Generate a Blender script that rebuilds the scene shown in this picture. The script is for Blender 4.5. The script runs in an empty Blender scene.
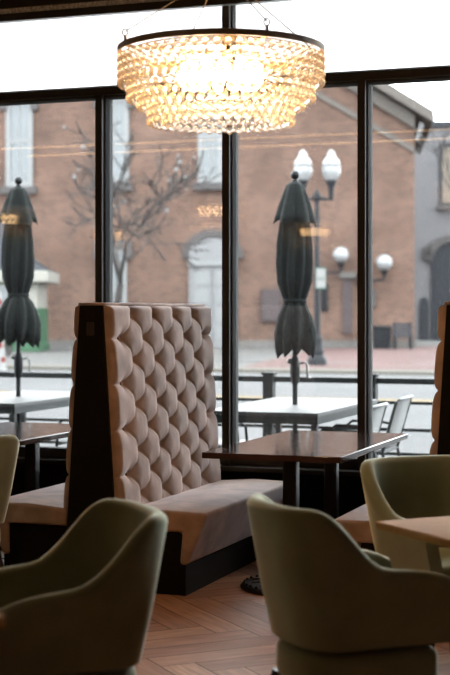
import bpy, math, random
from mathutils import Vector, Matrix
random.seed(7)
S = bpy.context.scene
COL = S.collection
PI = math.pi
# ------------------------------------------------------------------ camera frame (used to survey positions)
F = 1430.0; HX, HY = 225.0, 313.0; CH = 1.48
YAW = math.radians(20)
R2 = Vector((math.cos(YAW), math.sin(YAW))); F2 = Vector((-math.sin(YAW), math.cos(YAW)))
def cw(xc, zc):                       # camera-ground coordinates -> world x, y
    p = R2*xc + F2*zc
    return p.x, p.y
def ground(px, py, z=0.0):            # pixel -> point on the level z
    t = (CH - z)*F/(py - HY)
    x, y = cw((px-HX)/F*t, t)
    return x, y
def depth(px, py, t):                 # pixel at distance t -> world point
    x, y = cw((px-HX)/F*t, t)
    return Vector((x, y, CH + (HY-py)/F*t))

# ------------------------------------------------------------------ materials
def lin(c):
    return tuple(((v/255+0.055)/1.055)**2.4 if v/255 > 0.04045 else v/255/12.92 for v in c)
def mat(name, rgb, rough=0.6, metal=0.0, var=0.0, scale=8.0, bump=0.0, bscale=60.0, sheen=0.0, spec=0.5, stretch=None, emis=None, estr=0.0):
    m = bpy.data.materials.new(name); m.use_nodes = True
    nt = m.node_tree; N = nt.nodes; L = nt.links
    b = N['Principled BSDF']
    b.inputs['Base Color'].default_value = (*rgb, 1)
    b.inputs['Roughness'].default_value = rough
    b.inputs['Metallic'].default_value = metal
    b.inputs['Specular IOR Level'].default_value = spec
    if sheen:
        b.inputs['Sheen Weight'].default_value = sheen
        b.inputs['Sheen Roughness'].default_value = 0.45
        b.inputs['Sheen Tint'].default_value = (*[min(1, 0.62+v*0.6) for v in rgb], 1)
    if emis:
        b.inputs['Emission Color'].default_value = (*emis, 1); b.inputs['Emission Strength'].default_value = estr
    if var or bump:
        tc = N.new('ShaderNodeTexCoord'); src = tc.outputs['Object']
        if stretch:
            mp = N.new('ShaderNodeMapping'); mp.inputs['Scale'].default_value = stretch
            L.new(src, mp.inputs[0]); src = mp.outputs[0]
    if var:
        n = N.new('ShaderNodeTexNoise'); n.inputs['Scale'].default_value = scale; n.inputs['Detail'].default_value = 5
        L.new(src, n.inputs['Vector'])
        r = N.new('ShaderNodeValToRGB')
        r.color_ramp.elements[0].position = 0.3; r.color_ramp.elements[1].position = 0.7
        r.color_ramp.elements[0].color = (*[max(0, v*(1-var)) for v in rgb], 1)
        r.color_ramp.elements[1].color = (*[min(1, v*(1+var)) for v in rgb], 1)
        L.new(n.outputs['Fac'], r.inputs[0]); L.new(r.outputs[0], b.inputs['Base Color'])
    if bump:
        n2 = N.new('ShaderNodeTexNoise'); n2.inputs['Scale'].default_value = bscale; n2.inputs['Detail'].default_value = 4
        L.new(src, n2.inputs['Vector'])
        bp = N.new('ShaderNodeBump'); bp.inputs['Strength'].default_value = bump; bp.inputs['Distance'].default_value = 0.01
        L.new(n2.outputs['Fac'], bp.inputs['Height']); L.new(bp.outputs[0], b.inputs['Normal'])
    return m

M = {}
M['taupe'] = mat('taupe_velvet', (0.395, 0.28, 0.225), 0.85, var=0.26, scale=8, sheen=0.0, bump=0.12, bscale=300, spec=0.2)
M['green'] = mat('olive_velvet', (0.21, 0.23, 0.155), 0.85, var=0.12, scale=7, sheen=0.0, bump=0.15, bscale=250, spec=0.2)
M['green_light'] = mat('pale_olive_velvet', (0.22, 0.24, 0.16), 0.85, var=0.1, scale=7, sheen=0.0, bump=0.15, bscale=250, spec=0.2)
def velvet(m, rgb, rough):                            # microfibre lobe of a pile fabric, on top of its base
    nt = m.node_tree; N = nt.nodes; L = nt.links
    sh = N.new('ShaderNodeBsdfSheen'); sh.inputs['Color'].default_value = (*rgb, 1); sh.inputs['Roughness'].default_value = rough
    ad = N.new('ShaderNodeAddShader')
    L.new(N['Principled BSDF'].outputs[0], ad.inputs[0]); L.new(sh.outputs[0], ad.inputs[1])
    L.new(ad.outputs[0], N['Material Output'].inputs['Surface'])
velvet(M['taupe'], (0.62, 0.59, 0.63), 0.4)
velvet(M['green'], (0.95, 1.0, 0.84), 0.42); velvet(M['green_light'], (0.95, 1.0, 0.84), 0.42)
M['black'] = mat('black_laminate', (0.009, 0.007, 0.006), 0.6, var=0.2, scale=10, spec=0.12)
M['black_wall'] = mat('black_wall_paint', (0.008, 0.008, 0.009), 0.6, var=0.2, spec=0.15)
M['bronze'] = mat('dark_bronze_metal', (0.0442, 0.0364, 0.0286), 0.5, var=0.15, spec=0.2)
M['alu'] = mat('grey_aluminium', (0.06, 0.06, 0.06), 0.75, var=0.05, spec=0.04)
M['iron'] = mat('cast_iron', (0.014, 0.013, 0.013), 0.4, metal=0.5, bump=0.3, bscale=120)
M['tabletop'] = mat('dark_brown_gloss_laminate', (0.060, 0.030, 0.024), 0.10, var=0.25, scale=3, stretch=(1, 8, 1), spec=0.7)
M['tabledge'] = mat('table_edge_band', (0.05, 0.035, 0.03), 0.3)
M['beige'] = mat('beige_oak_laminate', (0.46, 0.27, 0.13), 0.6, var=0.12, scale=4, stretch=(2, 14, 2), spec=0.05)
M['legwood'] = mat('dark_leg_wood', (0.03, 0.018, 0.012), 0.5, var=0.3, scale=12)
M['brass'] = mat('antique_brass', (0.38, 0.29, 0.2), 0.55, metal=0.2, var=0.2)
M['wall_in'] = mat('dark_taupe_wall', (0.0300, 0.0232, 0.0184), 0.8, var=0.1)
M['ceil'] = mat('ceiling_paint', (0.0630, 0.0525, 0.0420), 0.9, var=0.06)
M['shadefab'] = mat('speckled_shade_fabric', (0.62, 0.61, 0.57), 0.8, var=0.5, scale=55)
M['white_plate'] = mat('pale_plastic', (0.28, 0.24, 0.2), 0.4)
# outdoors
M['patio'] = mat('pale_concrete', (0.1024, 0.1024, 0.1005), 0.85, var=0.1, scale=1.2, bump=0.1, spec=0.12)
M['asphalt'] = mat('worn_asphalt', (0.0626, 0.0626, 0.0636), 0.9, var=0.12, scale=0.4, bump=0.1, spec=0.12)
M['kerb'] = mat('kerb_concrete', (0.0785, 0.0731, 0.0632), 0.85, var=0.1, scale=1, spec=0.12)
M['sidewalk'] = mat('sidewalk_concrete', (0.0677, 0.0665, 0.0645), 0.85, var=0.1, scale=0.8, spec=0.12)
M['yellow'] = mat('faded_yellow_paint', (0.1051, 0.0749, 0.0347), 0.8, var=0.12, scale=2, spec=0.12)
M['whiteline'] = mat('worn_white_paint', (0.1112, 0.1071, 0.1071), 0.8, var=0.2, scale=3, spec=0.12)
M['ptable'] = mat('pale_grey_tabletop', (0.0558, 0.0577, 0.0568), 0.45, var=0.04, spec=0.25)
M['pframe'] = mat('grey_powder_coat', (0.0265, 0.0296, 0.0296), 0.45, var=0.08, spec=0.12)
M['sling'] = mat('white_mesh_sling', (0.213, 0.217, 0.217), 0.7, var=0.08, scale=40, spec=0.12)
M['rail'] = mat('dark_green_grey_metal', (0.0075, 0.0088, 0.0085), 0.5, var=0.1, spec=0.12)
M['umb'] = mat('charcoal_green_canvas', (0.0051, 0.0067, 0.0064), 0.85, var=0.25, scale=6, bump=0.2, bscale=80, spec=0.12)
M['umbpole'] = mat('grey_pole_metal', (0.0153, 0.0163, 0.0169), 0.4, metal=0.4, spec=0.12)
M['chrome'] = mat('bright_metal', (0.1214, 0.1214, 0.1214), 0.25, metal=0.9)
M['post'] = mat('lamp_post_iron', (0.0122, 0.0133, 0.0153), 0.5, var=0.1, spec=0.12)
M['opal'] = mat('white_opal_glass', (0.1658, 0.1699, 0.1739), 0.25)
M['wframe'] = mat('white_window_paint', (0.1413, 0.1438, 0.1453), 0.6, var=0.05, spec=0.12)
M['wpane'] = mat('sky_grey_window_glass', (0.0729, 0.0831, 0.0887), 0.15, var=0.12, scale=0.8)
M['door_w'] = mat('white_door_paint', (0.1255, 0.1255, 0.1291), 0.55, var=0.05, spec=0.12)
M['stone'] = mat('grey_stone', (0.0546, 0.0505, 0.0505), 0.85, var=0.15, scale=2, spec=0.12)
M['plinth'] = mat('pale_plinth_stone', (0.0806, 0.0765, 0.0729), 0.85, var=0.15, scale=1, spec=0.12)
M['purple'] = mat('purple_grey_panel', (0.0444, 0.0352, 0.0362), 0.6, var=0.1, spec=0.12)
M['slate'] = mat('slate_roofing', (0.0265, 0.0281, 0.0322), 0.8, var=0.15, scale=2, spec=0.12)
M['cornice'] = mat('weathered_cornice_paint', (0.0729, 0.0648, 0.0587), 0.7, var=0.1, spec=0.12)
M['greywall'] = mat('pale_grey_render', (0.0972, 0.0945, 0.0986), 0.85, var=0.07, scale=0.5, spec=0.12)
M['darkdoor'] = mat('dark_slate_door', (0.0153, 0.0169, 0.0204), 0.5, var=0.15, spec=0.12)
M['amber'] = mat('amber_reflection_glass', (0.0607, 0.0388, 0.0204), 0.3, var=0.5, scale=1.5)  # orange-brown inside reflection painted into the pane colour
M['kgreen'] = mat('kiosk_green_paint', (0.0306, 0.0689, 0.0403), 0.6, var=0.08, spec=0.12)
M['cream'] = mat('cream_paint', (0.1860, 0.1812, 0.1616), 0.6, var=0.05, spec=0.12)
M['red'] = mat('red_dot_paint', (0.1112, 0.0102, 0.0092), 0.5, spec=0.12)
M['whitepaint'] = mat('white_gloss_paint', (0.1576, 0.1576, 0.1556), 0.45, spec=0.12)
M['bin'] = mat('dark_bin_plastic', (0.0071, 0.0082, 0.0102), 0.55, var=0.2, spec=0.12)
M['bluebench'] = mat('blue_grey_slats', (0.0204, 0.0265, 0.0322), 0.6, var=0.2, spec=0.12)
M['bark'] = mat('grey_bark', (0.0337, 0.0306, 0.0296), 0.9, var=0.25, scale=6, spec=0.12)
M['buds'] = mat('pale_buds', (0.1331, 0.1357, 0.1372), 0.8, spec=0.12)
M['leaf'] = mat('shrub_leaves', (0.0184, 0.0428, 0.0163), 0.7, var=0.3, scale=10, spec=0.12)
M['signgreen'] = mat('green_sign_paint', (0.0322, 0.0607, 0.0485), 0.5, spec=0.12)

def brick_mat(name, c1, c2, mortar, scale, flat=False):
    m = bpy.data.materials.new(name); m.use_nodes = True
    N = m.node_tree.nodes; L = m.node_tree.links; b = N['Principled BSDF']
    tc = N.new('ShaderNodeTexCoord')
    sp = N.new('ShaderNodeSeparateXYZ'); L.new(tc.outputs['Object'], sp.inputs[0])
    cb = N.new('ShaderNodeCombineXYZ')
    if flat:
        L.new(sp.outputs['X'], cb.inputs[0]); L.new(sp.outputs['Y'], cb.inputs[1])
    else:
        ad = N.new('ShaderNodeMath'); ad.operation = 'ADD'
        L.new(sp.outputs['X'], ad.inputs[0]); L.new(sp.outputs['Y'], ad.inputs[1])
        L.new(ad.outputs[0], cb.inputs[0]); L.new(sp.outputs['Z'], cb.inputs[1])
    bt = N.new('ShaderNodeTexBrick'); L.new(cb.outputs[0], bt.inputs['Vector'])
    bt.inputs['Scale'].default_value = scale
    bt.inputs['Color1'].default_value = (*c1, 1); bt.inputs['Color2'].default_value = (*c2, 1); bt.inputs['Mortar'].default_value = (*mortar, 1)
    bt.inputs['Mortar Size'].default_value = 0.018; bt.inputs['Bias'].default_value = -0.2
    bt.inputs['Brick Width'].default_value = 0.24; bt.inputs['Row Height'].default_value = 0.085
    n = N.new('ShaderNodeTexNoise'); n.inputs['Scale'].default_value = 0.45; n.inputs['Detail'].default_value = 6
    L.new(tc.outputs['Object'], n.inputs['Vector'])
    mx = N.new('ShaderNodeMix'); mx.data_type = 'RGBA'; mx.blend_type = 'MULTIPLY'; mx.inputs['Factor'].default_value = 0.5
    rp = N.new('ShaderNodeValToRGB'); rp.color_ramp.elements[0].position = 0.3; rp.color_ramp.elements[1].position = 0.7
    rp.color_ramp.elements[0].color = (0.5, 0.47, 0.47, 1); rp.color_ramp.elements[1].color = (1.35, 1.33, 1.3, 1)
    L.new(n.outputs['Fac'], rp.inputs[0])
    L.new(bt.outputs['Color'], mx.inputs['A']); L.new(rp.outputs[0], mx.inputs['B'])
    L.new(mx.outputs['Result'], b.inputs['Base Color']); b.inputs['Roughness'].default_value = 0.9
    b.inputs['Specular IOR Level'].default_value = 0.1
    return m
M['brick'] = brick_mat('salmon_brick', (0.108, 0.058, 0.042), (0.042, 0.021, 0.016), (0.085, 0.066, 0.056), 0.8)
M['paver'] = brick_mat('red_brick_paving', (0.082, 0.044, 0.043), (0.062, 0.034, 0.034), (0.082, 0.062, 0.057), 0.5, flat=True)

def glass_mat(name, haze_film=0.002, tint=(0.96, 0.975, 0.97)):
    m = bpy.data.materials.new(name); m.use_nodes = True
    N = m.node_tree.nodes; L = m.node_tree.links; N.clear()
    out = N.new('ShaderNodeOutputMaterial')
    tr = N.new('ShaderNodeBsdfTransparent'); tr.inputs[0].default_value = (*tint, 1)
    gl = N.new('ShaderNodeBsdfGlossy'); gl.inputs['Roughness'].default_value = 0.0
    tl = N.new('ShaderNodeBsdfTranslucent'); tl.inputs[0].default_value = (0.9, 0.9, 0.9, 1)
    fr = N.new('ShaderNodeFresnel'); fr.inputs[0].default_value = 1.5
    m1 = N.new('ShaderNodeMixShader'); m2 = N.new('ShaderNodeMixShader')
    m1.inputs[0].default_value = haze_film  # slight haze over the view, put into the glass as a translucent share
    L.new(tr.outputs[0], m1.inputs[1]); L.new(tl.outputs[0], m1.inputs[2])
    L.new(fr.outputs[0], m2.inputs[0]); L.new(m1.outputs[0], m2.inputs[1]); L.new(gl.outputs[0], m2.inputs[2])
    L.new(m2.outputs[0], out.inputs[0])
    return m
M['glass'] = glass_mat('window_glass')

def frosted():
    m = bpy.data.materials.new('frosted_white_glazing'); m.use_nodes = True
    N = m.node_tree.nodes; L = m.node_tree.links; N.clear()
    out = N.new('ShaderNodeOutputMaterial')
    tl = N.new('ShaderNodeBsdfTranslucent'); tl.inputs[0].default_value = (0.98, 0.98, 0.98, 1)
    df = N.new('ShaderNodeBsdfDiffuse'); df.inputs[0].default_value = (0.9, 0.9, 0.9, 1)
    mx = N.new('ShaderNodeMixShader'); mx.inputs[0].default_value = 0.08
    L.new(tl.outputs[0], mx.inputs[1]); L.new(df.outputs[0], mx.inputs[2]); L.new(mx.outputs[0], out.inputs[0])
    return m
M['frost'] = frosted()

def bead_mat():
    m = bpy.data.materials.new('clear_glass_drop'); m.use_nodes = True
    N = m.node_tree.nodes; L = m.node_tree.links; N.clear()
    out = N.new('ShaderNodeOutputMaterial')
    g = N.new('ShaderNodeBsdfGlass'); g.inputs['IOR'].default_value = 1.45; g.inputs['Color'].default_value = (1.0, 0.97, 0.92, 1); g.inputs['Roughness'].default_value = 0.02
    tl = N.new('ShaderNodeBsdfTranslucent'); tl.inputs[0].default_value = (1.0, 0.93, 0.82, 1)
    tr = N.new('ShaderNodeBsdfTransparent'); tr.inputs[0].default_value = (1, 0.96, 0.9, 1)
    a = N.new('ShaderNodeMixShader'); a.inputs[0].default_value = 0.11
    L.new(g.outputs[0], a.inputs[1]); L.new(tl.outputs[0], a.inputs[2])
    c = N.new('ShaderNodeMixShader'); c.inputs[0].default_value = 0.25
    L.new(a.outputs[0], c.inputs[1]); L.new(tr.outputs[0], c.inputs[2]); L.new(c.outputs[0], out.inputs[0])
    return m
M['bead'] = bead_mat()
def emit(name, rgb, s):
    m = bpy.data.materials.new(name); m.use_nodes = True
    N = m.node_tree.nodes; L = m.node_tree.links; N.clear()
    out = N.new('ShaderNodeOutputMaterial'); e = N.new('ShaderNodeEmission')
    e.inputs[0].default_value = (*rgb, 1); e.inputs[1].default_value = s; L.new(e.outputs[0], out.inputs[0])
    return m
M['bulb'] = emit('warm_bulb', (1.0, 0.59, 0.27), 100.0)
M['bulb_dim'] = emit('dimmed_warm_bulb', (1.0, 0.58, 0.25), 15.0)
M['chain'] = mat('dark_chain_metal', (0.035, 0.026, 0.018), 0.5)
M['strip'] = emit('warm_light_strip', (1.0, 0.58, 0.25), 5.0)

def floor_mat():
    m = bpy.data.materials.new('herringbone_oak'); m.use_nodes = True
    N = m.node_tree.nodes; L = m.node_tree.links; b = N['Principled BSDF']
    at = N.new('ShaderNodeAttribute'); at.attribute_name = 'plank'
    uv = N.new('ShaderNodeUVMap'); uv.uv_map = 'UVMap'
    mp = N.new('ShaderNodeMapping'); mp.inputs['Scale'].default_value = (2.5, 26, 1); L.new(uv.outputs[0], mp.inputs[0])
    n = N.new('ShaderNodeTexNoise'); n.inputs['Scale'].default_value = 1.6; n.inputs['Detail'].default_value = 6; L.new(mp.outputs[0], n.inputs['Vector'])
    rp = N.new('ShaderNodeValToRGB'); e = rp.color_ramp.elements
    e[0].position = 0.0; e[0].color = (0.33, 0.145, 0.077, 1); e[1].position = 1.0; e[1].color = (0.56, 0.30, 0.175, 1)
    L.new(at.outputs['Fac'], rp.inputs[0])
    r2 = N.new('ShaderNodeValToRGB'); r2.color_ramp.elements[0].color = (0.6, 0.57, 0.55, 1); r2.color_ramp.elements[1].color = (1.25, 1.25, 1.25, 1)
    r2.color_ramp.elements[0].position = 0.3; r2.color_ramp.elements[1].position = 0.75
    L.new(n.outputs['Fac'], r2.inputs[0])
    mx = N.new('ShaderNodeMix'); mx.data_type = 'RGBA'; mx.blend_type = 'MULTIPLY'; mx.inputs['Factor'].default_value = 0.8
    L.new(rp.outputs[0], mx.inputs['A']); L.new(r2.outputs[0], mx.inputs['B']); L.new(mx.outputs['Result'], b.inputs['Base Color'])
    b.inputs['Roughness'].default_value = 0.45; b.inputs['Specular IOR Level'].default_value = 0.25
    return m
M['floor'] = floor_mat()
M['gap'] = mat('dark_joint', (0.02, 0.012, 0.008), 0.9)

# ------------------------------------------------------------------ mesh building
class MB:
    def __init__(s): s.v = []; s.f = []
    def add(s, vs, fs):
        o = len(s.v); s.v += [tuple(v) for v in vs]; s.f += [tuple(i+o for i in f) for f in fs]
        return s
    def box(s, x0, x1, y0, y1, z0, z1):
        return s.add([(x0,y0,z0),(x1,y0,z0),(x1,y1,z0),(x0,y1,z0),(x0,y0,z1),(x1,y0,z1),(x1,y1,z1),(x0,y1,z1)],
                     [(0,3,2,1),(4,5,6,7),(0,1,5,4),(1,2,6,5),(2,3,7,6),(3,0,4,7)])
    def prism(s, poly, a0, a1, axis='y'):           # poly in the two other axes, extruded
        n = len(poly)
        def P(p, a):
            return {'y': (p[0], a, p[1]), 'z': (p[0], p[1], a), 'x': (a, p[0], p[1])}[axis]
        vs = [P(p, a0) for p in poly] + [P(p, a1) for p in poly]
        fs = [tuple(range(n)), tuple(range(2*n-1, n-1, -1))]
        fs += [(i, i+n, (i+1) % n + n, (i+1) % n) for i in range(n)]
        return s.add(vs, fs)
    def lathe(s, prof, c=(0,0,0), seg=16, cap=True, axis=None):
        vs = []; fs = []
        for r, z in prof:
            for k in range(seg):
                a = 2*PI*k/seg; vs.append((c[0]+r*math.cos(a), c[1]+r*math.sin(a), c[2]+z))
        n = len(prof)
        for i in range(n-1):
            for k in range(seg):
                k2 = (k+1) % seg
                fs.append((i*seg+k, i*seg+k2, (i+1)*seg+k2, (i+1)*seg+k))
        if cap:
            fs.append(tuple(range(seg-1, -1, -1))); fs.append(tuple((n-1)*seg+k for k in range(seg)))
        return s.add(vs, fs)
    def sphere(s, c, r, seg=14, ring=9, sz=1.0):
        prof = [(max(1e-4, r*math.sin(PI*i/ring)), -r*sz*math.cos(PI*i/ring)) for i in range(ring+1)]
        return s.lathe(prof, c, seg)
    def tube(s, pts, rad, seg=8, closed=False):
        pts = [Vector(p) for p in pts]; n = len(pts)
        rads = rad if isinstance(rad, (list, tuple)) else [rad]*n
        vs = []; fs = []; up = Vector((0,0,1)); prev = None
        for i, p in enumerate(pts):
            if closed: d = pts[(i+1) % n]-pts[i-1]
            else: d = pts[min(i+1, n-1)]-pts[max(i-1, 0)]
            d.normalize()
            if prev is None:
                ref = up if abs(d.z) < 0.9 else Vector((1,0,0))
                a = d.cross(ref).normalized()
            else:
                a = (prev - d*prev.dot(d)).normalized()
            prev = a; b = d.cross(a)
            for k in range(seg):
                t = 2*PI*k/seg; vs.append(p + (a*math.cos(t)+b*math.sin(t))*rads[i])
        m = n if closed else n-1
        for i in range(m):
            j = (i+1) % n
            for k in range(seg):
                k2 = (k+1) % seg; fs.append((i*seg+k, i*seg+k2, j*seg+k2, j*seg+k))
        if not closed:
            fs.append(tuple(range(seg-1, -1, -1))); fs.append(tuple((n-1)*seg+k for k in range(seg)))
        return s.add(vs, fs)
    def build(s, name, m, parent=None, smooth=False, bevel=0, bseg=2, angle=40, kind=None):
        me = bpy.data.meshes.new(name); me.from_pydata(s.v, [], s.f); me.validate(); me.update()
        ms = m if isinstance(m, (list, tuple)) else [m]
        for x in ms: me.materials.append(x)
        import bmesh
        bm = bmesh.new(); bm.from_mesh(me); bmesh.ops.recalc_face_normals(bm, faces=bm.faces); bm.to_mesh(me); bm.free()
        o = bpy.data.objects.new(name, me); COL.objects.link(o)
        if parent: o.parent = parent
        if smooth:
            for p in me.polygons: p.use_smooth = True
            try: me.set_sharp_from_angle(angle=math.radians(angle))
            except Exception: pass
        if bevel:
            b = o.modifiers.new('bevel', 'BEVEL'); b.width = bevel; b.segments = bseg; b.limit_method = 'ANGLE'; b.angle_limit = math.radians(35)
            b.harden_normals = False
            for p in me.polygons: p.use_smooth = True
            try: me.set_sharp_from_angle(angle=math.radians(60 if bseg < 3 else 180))
            except Exception: pass
        if kind: o['kind'] = kind
        return o
def tag(o, label=None, cat=None, group=None, kind=None):
    if label: o['label'] = label
    if cat: o['category'] = cat
    if group: o['group'] = group
    if kind: o['kind'] = kind
    return o
def thing(name, label, cat, loc=(0,0,0), rz=0.0, group=None):
    o = bpy.data.objects.new(name, None); COL.objects.link(o)
    o.empty_display_size = 0.1
    o.location = loc; o.rotation_euler = (0,0,rz)
    return tag(o, label, cat, group)
def struct(o): o['kind'] = 'structure'; return o
def copy_tree(o, parent=None):
    c = o.copy(); COL.objects.link(c)
    if parent: c.parent = parent
    for ch in list(o.children): copy_tree(ch, c)
    return c

# ------------------------------------------------------------------ the room
XL, XR, YB, YG = -10.2, 6.9, -3.2, 8.80
ZC = 3.72
YW = 8.70                                           # inner face of the window wall
# herringbone floor: boards of 0.12 x 0.60 laid at 45 degrees
def make_floor():
    W, n = 0.157, 6; Lb = W*n
    me_v = []; me_f = []; ids = []; uvs = []
    c45 = math.cos(PI/4)
    def put(x0, y0, x1, y1, horiz):
        g = 0.0022
        q = [(x0+g, y0+g), (x1-g, y0+g), (x1-g, y1-g), (x0+g, y1-g)]
        w = [(c45*(a+b), c45*(b-a)) for a, b in q]
        w = [(a-3.189, b+6.866) for a, b in w]
        cx = sum(a for a, b in w)/4; cy = sum(b for a, b in w)/4
        if not (-7.5 < cx < 3.0 and 1.2 < cy < 8.55): return
        o = len(me_v); me_v.extend([(a, b, 0.0) for a, b in w]); me_f.append((o, o+1, o+2, o+3))
        ids.append(random.random()); k = random.random()*20
        uvs.append([(0,k),(Lb,k),(Lb,k+W),(0,k+W)] if horiz else [(0,k+W),(0,k),(Lb,k),(Lb,k+W)])
    for i in range(-90, 91):
        for j in range(-24, 25):
            a = i*W + j*2*Lb; b = i*W
            put(a, b, a+Lb, b+W, True)
            put(a+Lb, b+W-Lb, a+Lb+W, b+W, False)
    me = bpy.data.meshes.new('floor'); me.from_pydata(me_v, [], me_f); me.update()
    at = me.attributes.new('plank', 'FLOAT', 'FACE')
    for i, r in enumerate(ids): at.data[i].value = r
    uv = me.uv_layers.new(name='UVMap')
    for p in me.polygons:
        for k, li in enumerate(p.loop_indices): uv.data[li].uv = uvs[p.index][k]
    me.materials.append(M['floor'])
    o = bpy.data.objects.new('floor', me); COL.objects.link(o); struct(o)
    base = MB().box(XL, XR, YB, 8.72, -0.06, -0.0015).build('floor_base', M['gap']); struct(base)
make_floor()
struct(MB().box(XL, XR, YB, 8.92, ZC, ZC+0.1).build('ceiling', M['ceil']))
struct(MB().box(XL-0.1, XL, YB, 8.92, 0, ZC).build('wall_left', M['wall_in']))
struct(MB().box(XR, XR+0.1, YB, 8.92, 0, ZC).build('wall_right', M['wall_in']))
struct(MB().box(XL, XR, YB-0.1, YB, 0, ZC).build('wall_back', M['wall_in']))
MU = [-4.066 + 0.9035*k for k in range(-6, 11)]       # mullion centres; unseen outer bays are added for their daylight
ZS, ZT, ZH = 0.50, 2.965, 3.60                      # sill, transom, head
lw = MB()
lw.box(XL, XR, YW+0.02, 8.92, -0.1, ZS-0.035)                       # low wall
lw.box(XL, MU[0], YW+0.02, 8.92, ZS-0.035, ZC); lw.box(MU[-1], XR, YW+0.02, 8.92, ZS-0.035, ZC)
lw.box(MU[0], MU[-1], YW+0.02, 8.92, ZH+0.05, ZC)
struct(lw.build('wall_front', M['black_wall']))
struct(MB().box(XL, XR, YW-0.012, YW+0.02, 0, 0.10).build('baseboard_front', M['black_wall'], bevel=0.004))
struct(MB().box(XL, XR, 8.62, YW+0.13, ZS-0.035, ZS-0.005).build('trim_1', M['bronze'], bevel=0.004))     # inner sill
struct(MB().box(MU[0], MU[-1], YW+0.03, YW+0.13, ZS-0.005, ZS+0.045).build('trim_2', M['bronze'], bevel=0.004))  # bottom rail
struct(MB().box(MU[0], MU[-1], YW-0.003, YW+0.033, ZT-0.026, ZT+0.026).build('trim_3', M['bronze'], bevel=0.004))    # transom rail
struct(MB().box(MU[0], MU[-1], YW+0.01, YW+0.13, ZH, ZH+0.05).build('trim_4', M['bronze'], bevel=0.004))
TALL = (0, 3, 7, 11, 16)                              # only these bars run on through the transom band
for k, x in enumerate(MU):
    top = ZH+0.01 if k in TALL else ZT-0.02
    struct(MB().box(x-0.025, x+0.025, YW-0.005, YW+0.035, ZS-0.005, top).build('trim_%d' % (5+k), M['bronze'], bevel=0.004))
def glazed(n, a, b, z0, z1, pane, m, th, t):
    w = bpy.data.objects.new('window_%d' % n, None); COL.objects.link(w); struct(w); w.empty_display_size = 0.1
    w.location = ((a+b)/2, YG, z0); hw = (b-a)/2; h = z1-z0
    struct(MB().box(-hw, hw, -th, th, 0, h).build(pane, m, w))
    fr = MB()
    fr.box(-hw, -hw+t, -0.064, 0.05, 0, h).box(hw-t, hw, -0.064, 0.05, 0, h)
    fr.box(-hw+t, hw-t, -0.064, 0.05, 0, 0.02).box(-hw+t, hw-t, -0.064, 0.05, h-0.02, h)
    struct(fr.build('window_frame', M['alu'], w))
for k in range(len(MU)-1):
    glazed(k+1, MU[k]+0.001, MU[k+1]-0.001, ZS+0.04, ZT-0.02, 'pane', M['glass'], 0.003, 0.034)
for k in range(len(TALL)-1):
    glazed(len(MU)+k, MU[TALL[k]]+0.001, MU[TALL[k+1]]-0.001, ZT+0.02, ZH+0.01, 'transom_pane', M['frost'], 0.002, 0.034)

# roller shade housing over the left bays
rs = thing('roller_shade', 'rolled-up window shade with speckled fabric band, above the left window bays', 'shade', (-4.3, 8.60, 3.45))
MB().box(-2.6, 1.985, -0.03, 0.03, 0.0, 0.052).build('bottom_bar', M['bronze'], rs, bevel=0.004)
MB().box(-2.6, 1.985, -0.022, 0.022, 0.052, 0.086).build('fabric_band', M['shadefab'], rs)
MB().box(-2.62, 2.0, -0.045, 0.045, 0.086, ZC-3.45).build('cassette', M['bronze'], rs, bevel=0.004)

# ------------------------------------------------------------------ booths
BL = 1.52                                            # length of the booth back
def core_w(z): return 0.163 - 0.0645*z
PITCH, PER = 0.31, 0.245
ZB0, ZB1 = 0.40, 1.52
SA0 = 0.155
Z0A = ZB1-0.1775                                     # topmost row of A buttons; a B row lies half a period above
def tuft_a(s, z):
    sA1 = SA0+PITCH*4
    zb = Z0A+PER/2
    u = min(max((s-SA0)/PITCH, 0.0), 4.0)
    if z > zb:
        return abs(u-round(u))*2
    v = (Z0A-z)/PER
    if s <= SA0 or s >= sA1:
        return abs((v % 1.0)-0.5)*2
    best = 9
    for cu, cv in ((round(u), math.floor(v)+0.5), (math.floor(u)+0.5, round(v))):
        best = min(best, 2*abs(u-cu)+2*abs(v-cv))
    return min(1, best)
def button_list():
    out = []
    for r in range(-1, 9):
        z = Z0A-r*PER/2
        if z < ZB0+0.05: break
        if r % 2 == 0: out += [(SA0+PITCH*k, z) for k in range(5)]
        else: out += [(SA0+PITCH*(k+0.5), z) for k in range(4)]
    return out
BUT = button_list()
def tuft_h(s, z):
    a = tuft_a(s, z)
    d2 = min((s-bs)**2*0.8+(z-bz)**2 for bs, bz in BUT)
    h = 0.050 - 0.006*a**2.0 - 0.009*max(0, (a-0.86)/0.14)**1.5 - 0.022*math.exp(-d2/(0.056**2)) - 0.020*math.exp(-d2/(0.020**2))
    if s < SA0 or s > SA0+PITCH*4 or z > Z0A+PER/2: h -= 0.010*max(0, (a-0.6)/0.4)**1.5
    e = min(s, BL-s, z-ZB0+0.03, ZB1-z)               # rounding along the pad's edges
    R = 0.03
    if e < R: h -= (R-math.sqrt(max(0, R*R-(R-e)**2)))*1.15
    return max(h, 0.004)
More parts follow.
